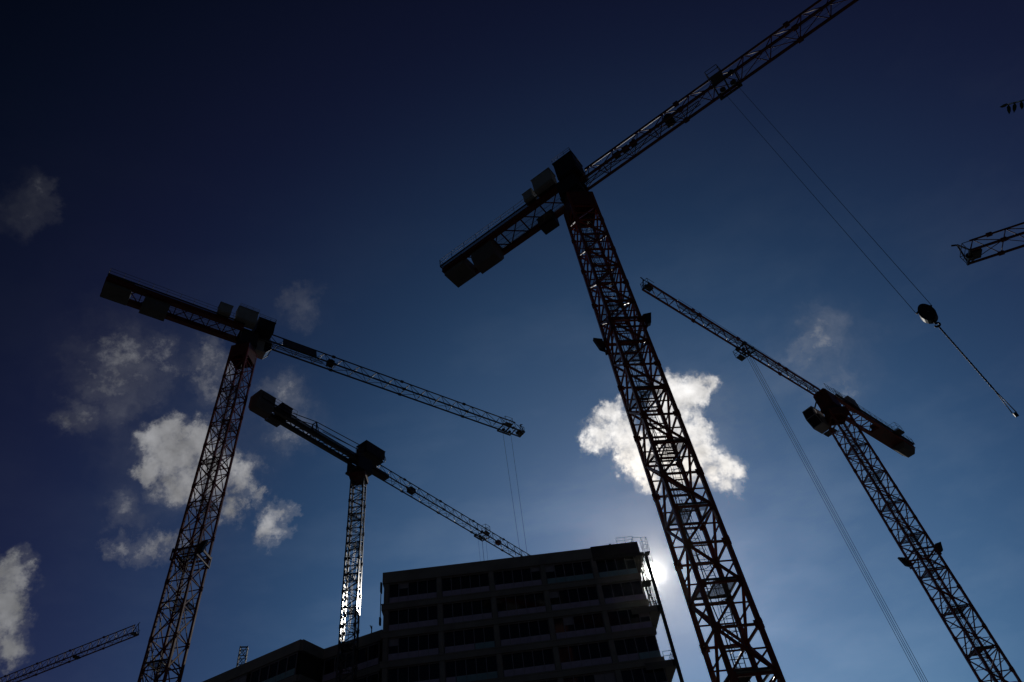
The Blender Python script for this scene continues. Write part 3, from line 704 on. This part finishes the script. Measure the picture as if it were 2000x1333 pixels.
# ------------------------------------------------------------------ office block
BY = 5.5            # the block's front runs along this direction
FL = 3.17           # storey height
Z0 = 42.2           # underside of the roof edge
BAYS = [-11.9, -5.9, .1, 6.1, 12.1]
def window_set(parent, T, s0, s1, z0, z1, y, n=5):
    """one bay: dark frame with mullions, glass behind, filmed balustrade panels below"""
    b = MB(); f = .07; bal = .78
    b.box(s0, s1, y+.16, y+.26, z0, z0+f); b.box(s0, s1, y+.16, y+.26, z1-f, z1); b.box(s0, s1, y+.15, y+.25, z0+bal-.03, z0+bal+.03)
    p = (s1-s0)/n
    for k in range(n+1):
        x = s0+k*p; x0, x1 = max(s0, x-f/2), min(s1, x+f/2)
        b.box(x0, x1, y+.14, y+.262, z0+f+.001, z1-f-.001)
        b.box(x-.02 if 0 < k else x, x+.02 if k < n else x, y+.06, y+.139, z0+.03, z0+bal+.02)
    fr = b.build('window', M['frame'], parent, T)
    g = MB(); g.box(s0, s1, y+.27, y+.29, z0, z1); g.build('pane', M['pane'], fr, T)
    if rng.random() < .4:                                   # part of the bay has a blind let down
        k = rng.randint(0, n-1); hgt = rng.uniform(.3, 1.1)
        MB().box(s0+k*p+.05, s0+min(n, k+rng.randint(1, 2))*p-.05, y+.2625, y+.268, z1-f-hgt, z1-f-.01).build('blind', M['frame'], fr, T)
    # filmed balustrade: one run of lilac panels, often ending in a run of teal ones
    cut = n if rng.random() < .5 else rng.randint(0, n-1)
    for k0, k1, m in ((0, cut, 'filmA'), (cut, n, 'filmB')):
        if k1 > k0: MB().box(s0+k0*p+.05, s0+k1*p-.05, y+.10, y+.13, z0+.10, z0+bal-.02).build('balustrade', M[m], fr, T)

def office_block():
    r = empty('office_block', (0, 0, 0), 'unfinished concrete office block in shade, the sun breaking past its right corner', 'building')
    T = RZ(BY); y = 73.0; S0, S1 = -12.35, 17.15; DEP = 15.0
    core = MB()
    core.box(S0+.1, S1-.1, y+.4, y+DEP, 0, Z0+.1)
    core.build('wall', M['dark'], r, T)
    # roof edge: pale band on the left, taller dark upstand on the right
    b = MB(); b.box(S0, 12.1, y-.15, y+.35, Z0, Z0+1.35); b.box(S0, S0+.35, y+.352, y+DEP, Z0, Z0+1.35); b.build('parapet', M['face'], r, T)
    b = MB(); b.box(12.103, 17.75, y-.18, y+.4, Z0+.12, Z0+1.5); b.box(12.103, 17.8, y-.12, y+.38, Z0-.25, Z0+.118); b.box(14.4, 14.6, y-.1, y+.1, Z0+1.5, Z0+1.66); b.build('parapet', M['dark'], r, T)
    b = MB(); b.box(S0+.36, S1, y+.41, y+DEP, Z0+.12, Z0+.3); b.box(S1+.01, 18.2, y-.1, y+6.5, Z0-.3, Z0+.11); b.build('roof', M['conc'], r, T)
    nf = 13
    first_col = None
    for i in range(nf):
        zt = Z0-i*FL; zb = zt-FL
        b = MB()                                      # floor band with a small drip edge
        b.box(S0-.05, S1, y-.12, y+.32, zb, zb+.68); b.box(S0-.08, S1+.02, y-.18, y-.122, zb+.56, zb+.70)
        b.box(S0-.05, S0+.25, y+.322, y+DEP, zb, zb+.68)
        b.build('floor_band', M['face'], r, T)
        if i < 6:
            for j, s in enumerate(BAYS):
                c = MB().box(s-.27, s+.27, y-.02, y+.30, zb+.681, zt-.001)
                c.build('column', M['face'], r, T)
                e = BAYS[j+1] if j < 4 else S1+.1
                window_set(r, T, s+.30, e-.30, zb+.69, zt-.002, y, 5 if j < 4 else 4)
    # open corner bay: terraces on every second floor with posts and rails
    for z in (Z0-2*FL-.75, Z0-4*FL-.35, Z0-6*FL-.35):
        b = MB(); b.box(S1+.03, 18.3, y-.1, y+7.0, z, z+.55); b.box(15.0, S1+.026, y-.14, y-.121, z-.1, z+.6); tr = b.build('terrace', M['conc'], r, T)
        rl = MB(); railing(rl, [(17.2, y-.02, z+.55), (18.2, y-.02, z+.55), (18.2, y+6.9, z+.55)], posts=.7, r=.03); rl.build('railing', M['galv'], tr, T)
        MB().box(17.9, 18.42, y-.2, y+.1, z-.02, z+.62).build('edge_bracket', M['black'], tr, T)
    for px, py in ((18.42, y+.25), (17.9, y+6.6)):
        MB().box(px-.17, px+.17, py-.17, py+.17, 0, (Z0-.31 if py < y+1 else Z0-2*FL-.76)).build('post', M['steel'], r, T)
    # scaffold standards and a cage on the corner
    sc = MB()
    for px in (17.3, 17.6, 17.95): sc.tube((px, y+.0, Z0-2*FL-.2), (px, y+.0, Z0-.3), .05, 6)
    for px in (17.4, 17.8, 18.12): sc.tube((px, y+1.6, Z0-2*FL-.2), (px, y+1.6, Z0-.3), .07, 6)
    for z0_, z1_ in ((Z0-6.2, Z0-3.4), (Z0-3.4, Z0-.6)): sc.tube((17.2, y+.8, z0_), (18.25, y+.8, z1_), .04, 6); sc.tube((18.25, y+.8, z0_), (17.2, y+.8, z1_), .04, 6)
    sc.box(17.17, 18.2, y+.05, y+1.5, Z0-3.45, Z0-3.38)
    for z in (Z0-4.6, Z0-3.4, Z0-2.2): sc.tube((17.16, y+.0, z), (18.3, y+.0, z), .035, 6)
    for px in (18.3, 18.9):
        for py in (y-.25, y+.7): sc.tube((px, py, Z0-2.4), (px, py, Z0+1.9), .03, 6)
    for z in (Z0-2.3, Z0-1.2, Z0+.0, Z0+.9, Z0+1.9):
        for py in (y-.25, y+.7): sc.tube((18.3, py, z), (18.9, py, z), .025, 6)
        for px in (18.3, 18.9): sc.tube((px, y-.25, z), (px, y+.7, z), .025, 6)
    sc.box(18.3, 18.9, y-.25, y+.7, Z0+.0, Z0+.04)
    for z in (Z0-1.0, Z0-.2): sc.tube((17.0, y-.1, z), (18.9, y-.1, z), .03, 6)
    sc.build('corner_scaffold', M['galv'], r, T)
    rl = MB(); railing(rl, [(15.4, y+.1, Z0+1.5), (17.4, y+.1, Z0+1.5), (17.4, y+3.0, Z0+1.5)], h=.9, posts=1.0, r=.025); rl.tube((17.4,y+.1,Z0+2.2), (18.9,y-.2,Z0+1.9), .025, 6); rl.build('railing', M['galv'], r, T)
    b = MB(); b.box(S0-.27, S0-.101, y-.05, y+.5, Z0-.9, Z0+.25); b.tube((S0-.16, y, Z0-.9), (S0-.16, y, Z0-4.5), .05, 8); b.box(S0-.29, S0-.101, y-.05, y+.4, Z0-4.7, Z0-3.9); b.build('downpipe', M['black'], r, T)
    return r
office_block()

# ------------------------------------------------------------------ folded wing left of the block
def office_wing():
    r = empty('office_wing', (0, 0, 0), 'lower flat-roofed wing with a folded roofline at the bottom left of the block', 'building')
    H = 37.0
    P = [Vector((-19.2, 71.9)), Vector((-26.54, 74.2)), Vector((-27.9, 70.99)), Vector((-41.24, 77.04)), Vector((-46.5, 79.4))]
    back = [Vector((-43.5, 87.0)), Vector((-24.0, 86.5)), Vector((-19.6, 85.0))]
    ins = []
    ring = P + back
    cx = sum((p.x for p in ring))/len(ring); cy = sum((p.y for p in ring))/len(ring)
    inner = [(p.x+(cx-p.x)*.02, p.y+(cy-p.y)*.05) for p in ring]
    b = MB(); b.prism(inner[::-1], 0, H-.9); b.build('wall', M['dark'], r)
    segs = [(P[0], P[1]), (P[1], P[2]), (P[2], P[3]), (P[3], P[4])]
    par = MB()
    for a, c in segs:
        d = (c-a).normalized(); n = Vector((-d.y, d.x))      # n points to the front
        if n.y > 0: n = -n
        A = Vector((a.x, a.y)); 
        par.bar((a.x, a.y, H-.45), (c.x, c.y, H-.45), .45, .9)
        par.bar((a.x, a.y, H-1.05), (c.x, c.y, H-1.05), .55, .28)
    par.build('parapet', M['face'], r)
    for i in range(3):
        zb = H-1.2-(i+1)*FL
        b = MB()
        for a, c in segs: b.bar((a.x, a.y, zb+.34), (c.x, c.y, zb+.34), .5, .68)
        b.build('floor_band', M['face'], r)
    for a, c, n in ((P[0], P[1], 1), (P[2], P[3], 2)):
        L = (c-a).length; ang = math.degrees(math.atan2(c.y-a.y, c.x-a.x))+180
        for i in range(3):
            zt = H-1.25-i*FL; zb = zt-FL+.72
            for k in range(n):
                Tm = Matrix.Translation((c.x, c.y, 0)) @ RZ(ang)
                p = L/n
                window_set(r, Tm, k*p+.35, (k+1)*p-.35, zb, zt-.02, -.30, 5)
    b = MB(); b.prism([(x, y) for x, y in inner][::-1], H-.89, H-.6); b.build('roof', M['conc'], r)
    # bits of plant on the roof edge
    b = MB()
    for x, y, s in ((-36.1, 75.3, .5), (-35.4, 75.0, .6), (-34.8, 74.8, .45)): b.lathe([(s*.5, H-.6), (s*.6, H-.2), (s*.45, H+.35), (s*.1, H+.5)], 10, (x, y))
    b.build('roof_vent', M['black'], r)
    b = MB(); b.tube((-20.6, 72.3, H-.2), (-20.6, 72.3, H+.9), .06, 6); b.tube((-20.6, 72.3, H+.5), (-20.8, 72.3, H+1.0), .05, 6); b.build('roof_stub', M['black'], r)
office_wing()

# ------------------------------------------------------------------ small hoist mast on the wing's roof
def hoist_mast():
    x, y, z0, z1 = -37.65, 77.9, 36.4, 40.6
    r = empty('hoist_mast', (x, y, z0), 'short lattice hoist mast standing up behind the edge of the left wing', 'hoist mast')
    b = MB(); w = .85; C4 = corners(w); h = z1-z0
    for fi in range(4):
        a, c = C4[fi], C4[(fi+1) % 4]; n = 4; p = h/n
        for k in range(n):
            b.bar((*a, k*p), (*c, (k+1)*p), .06); b.bar((*c, k*p), (*a, (k+1)*p), .05); b.bar((*a, (k+1)*p), (*c, (k+1)*p), .07)
    b.build('lattice', M['steel'], r, RZ(20))
    for cx, cy in C4: MB().box(cx-.05, cx+.05, cy-.05, cy+.05, 0, h+.1).build('leg', M['steel'], r, RZ(20))
    MB().box(-w/2, w/2, -.08, .08, h+.1, h+.16).build('top_plate', M['black'], r, RZ(20))
hoist_mast()

# ------------------------------------------------------------------ tree beside the camera, one spray of leaves in the picture
def tree():
    base = Vector((11.6, 5.6, 0))
    r = empty('ash_tree', base, 'tree at the right edge showing just one spray of drooping leaflets', 'tree')
    t = MB(); pts = [(0,0,0,.2), (.05,.02,2.5,.17), (-.05,.1,5.0,.14), (.1,.05,7.5,.10), (.2,.0,9.6,.05)]
    for p, q in zip(pts, pts[1:]): t.tube(p[:3], q[:3], p[3], 10, r2=q[3])
    t.build('trunk', M['wood'], r)
    tips = []
    def limb(p0, p1, p2, r0):
        b = MB(); prev = Vector(p0)
        for i in range(1, 9):
            s = i/8; c = Vector(p0).lerp(Vector(p1), s).lerp(Vector(p1).lerp(Vector(p2), s), s)
            b.tube(prev, c, r0*(1-.8*(i-1)/8), 7, r2=r0*(1-.8*i/8)); prev = c
        b.build('branch', M['wood'], r); return prev
    fol = MB()
    def leaflet(p, d, nrm, L, W):
        d = Vector(d).normalized(); s = d.cross(Vector(nrm)).normalized(); i = len(fol.v)
        fol.v += [p, p+d*L*.3+s*W*.5, p+d*L*.65+s*W*.45, p+d*L, p+d*L*.65-s*W*.45, p+d*L*.3-s*W*.5]
        fol.f.append(tuple(i+k for k in range(6))); fol.sm.append(False)
    def frond(p, q, n=7, L=.15):
        p = Vector(p); q = Vector(q); m = (p+q)/2+Vector((0,0,.10)); prev = p
        for i in range(1, n+1):
            s = i/n; c = p.lerp(m, s).lerp(m.lerp(q, s), s); fol.tube(prev, c, .011, 5, caps=False)
            ax = (c-prev).normalized(); side = ax.cross(Vector((0,0,1))).normalized()
            for sg in (-1, 1):
                d = ax*.35+side*(sg*.55)+Vector((0,0,-.75+rng.uniform(-.15,.15)))
                leaflet(c, d, side*sg+Vector((0,0,.4)), L*rng.uniform(.85,1.15), .05)
            prev = c
        leaflet(q, (q-prev if (q-prev).length > 1e-4 else ax)+Vector((0,0,-.05)), (0,0,1), L, .05)
    e = limb((0,0.05,6.0), (-.9,-.3,8.9), (-3.0,-.95,9.72), .05)
    TIP = Vector((6.93, 4.62, 9.60))-base
    frond(e, TIP, 17, .15)
    for (p1, p2) in (((1.2,.8,8.5),(2.6,1.2,9.8)), ((.5,-1.5,8.2),(1.2,-2.6,9.0)), ((.9,.2,9.6),(1.6,.3,11.2))):
        c = limb((0.05,.05,6.8), p1, p2, .05)
        for k in range(26):
            a = Vector((rng.uniform(-.7,.7), rng.uniform(-.7,.7), rng.uniform(-.6,.6)))
            d = Vector((rng.uniform(-1,1), rng.uniform(-1,1), rng.uniform(-.5,.3))).normalized()
            frond(c+a*.6, c+a*.6+d*.7, 7, .14)
    fol.build('foliage', M['leaf'], r)
tree()

# ------------------------------------------------------------------ faint haze box added to spread the sun's glare over the block's corner
hz = MB().box(-190, 130, -25, 215, -1.0, 92.0)
hm = bpy.data.materials.new('glare haze'); hm.use_nodes = True
for n in list(hm.node_tree.nodes):
    if n.type == 'BSDF_PRINCIPLED': hm.node_tree.nodes.remove(n)
pv = hm.node_tree.nodes.new('ShaderNodeVolumePrincipled'); pv.inputs['Density'].default_value = 2.0e-5; pv.inputs['Anisotropy'].default_value = .972; pv.inputs['Color'].default_value = (1, .97, .92, 1)
hm.node_tree.links.new(pv.outputs[0], [n for n in hm.node_tree.nodes if n.type == 'OUTPUT_MATERIAL'][0].inputs['Volume'])
tag(hz.build('haze', hm), kind='stuff')
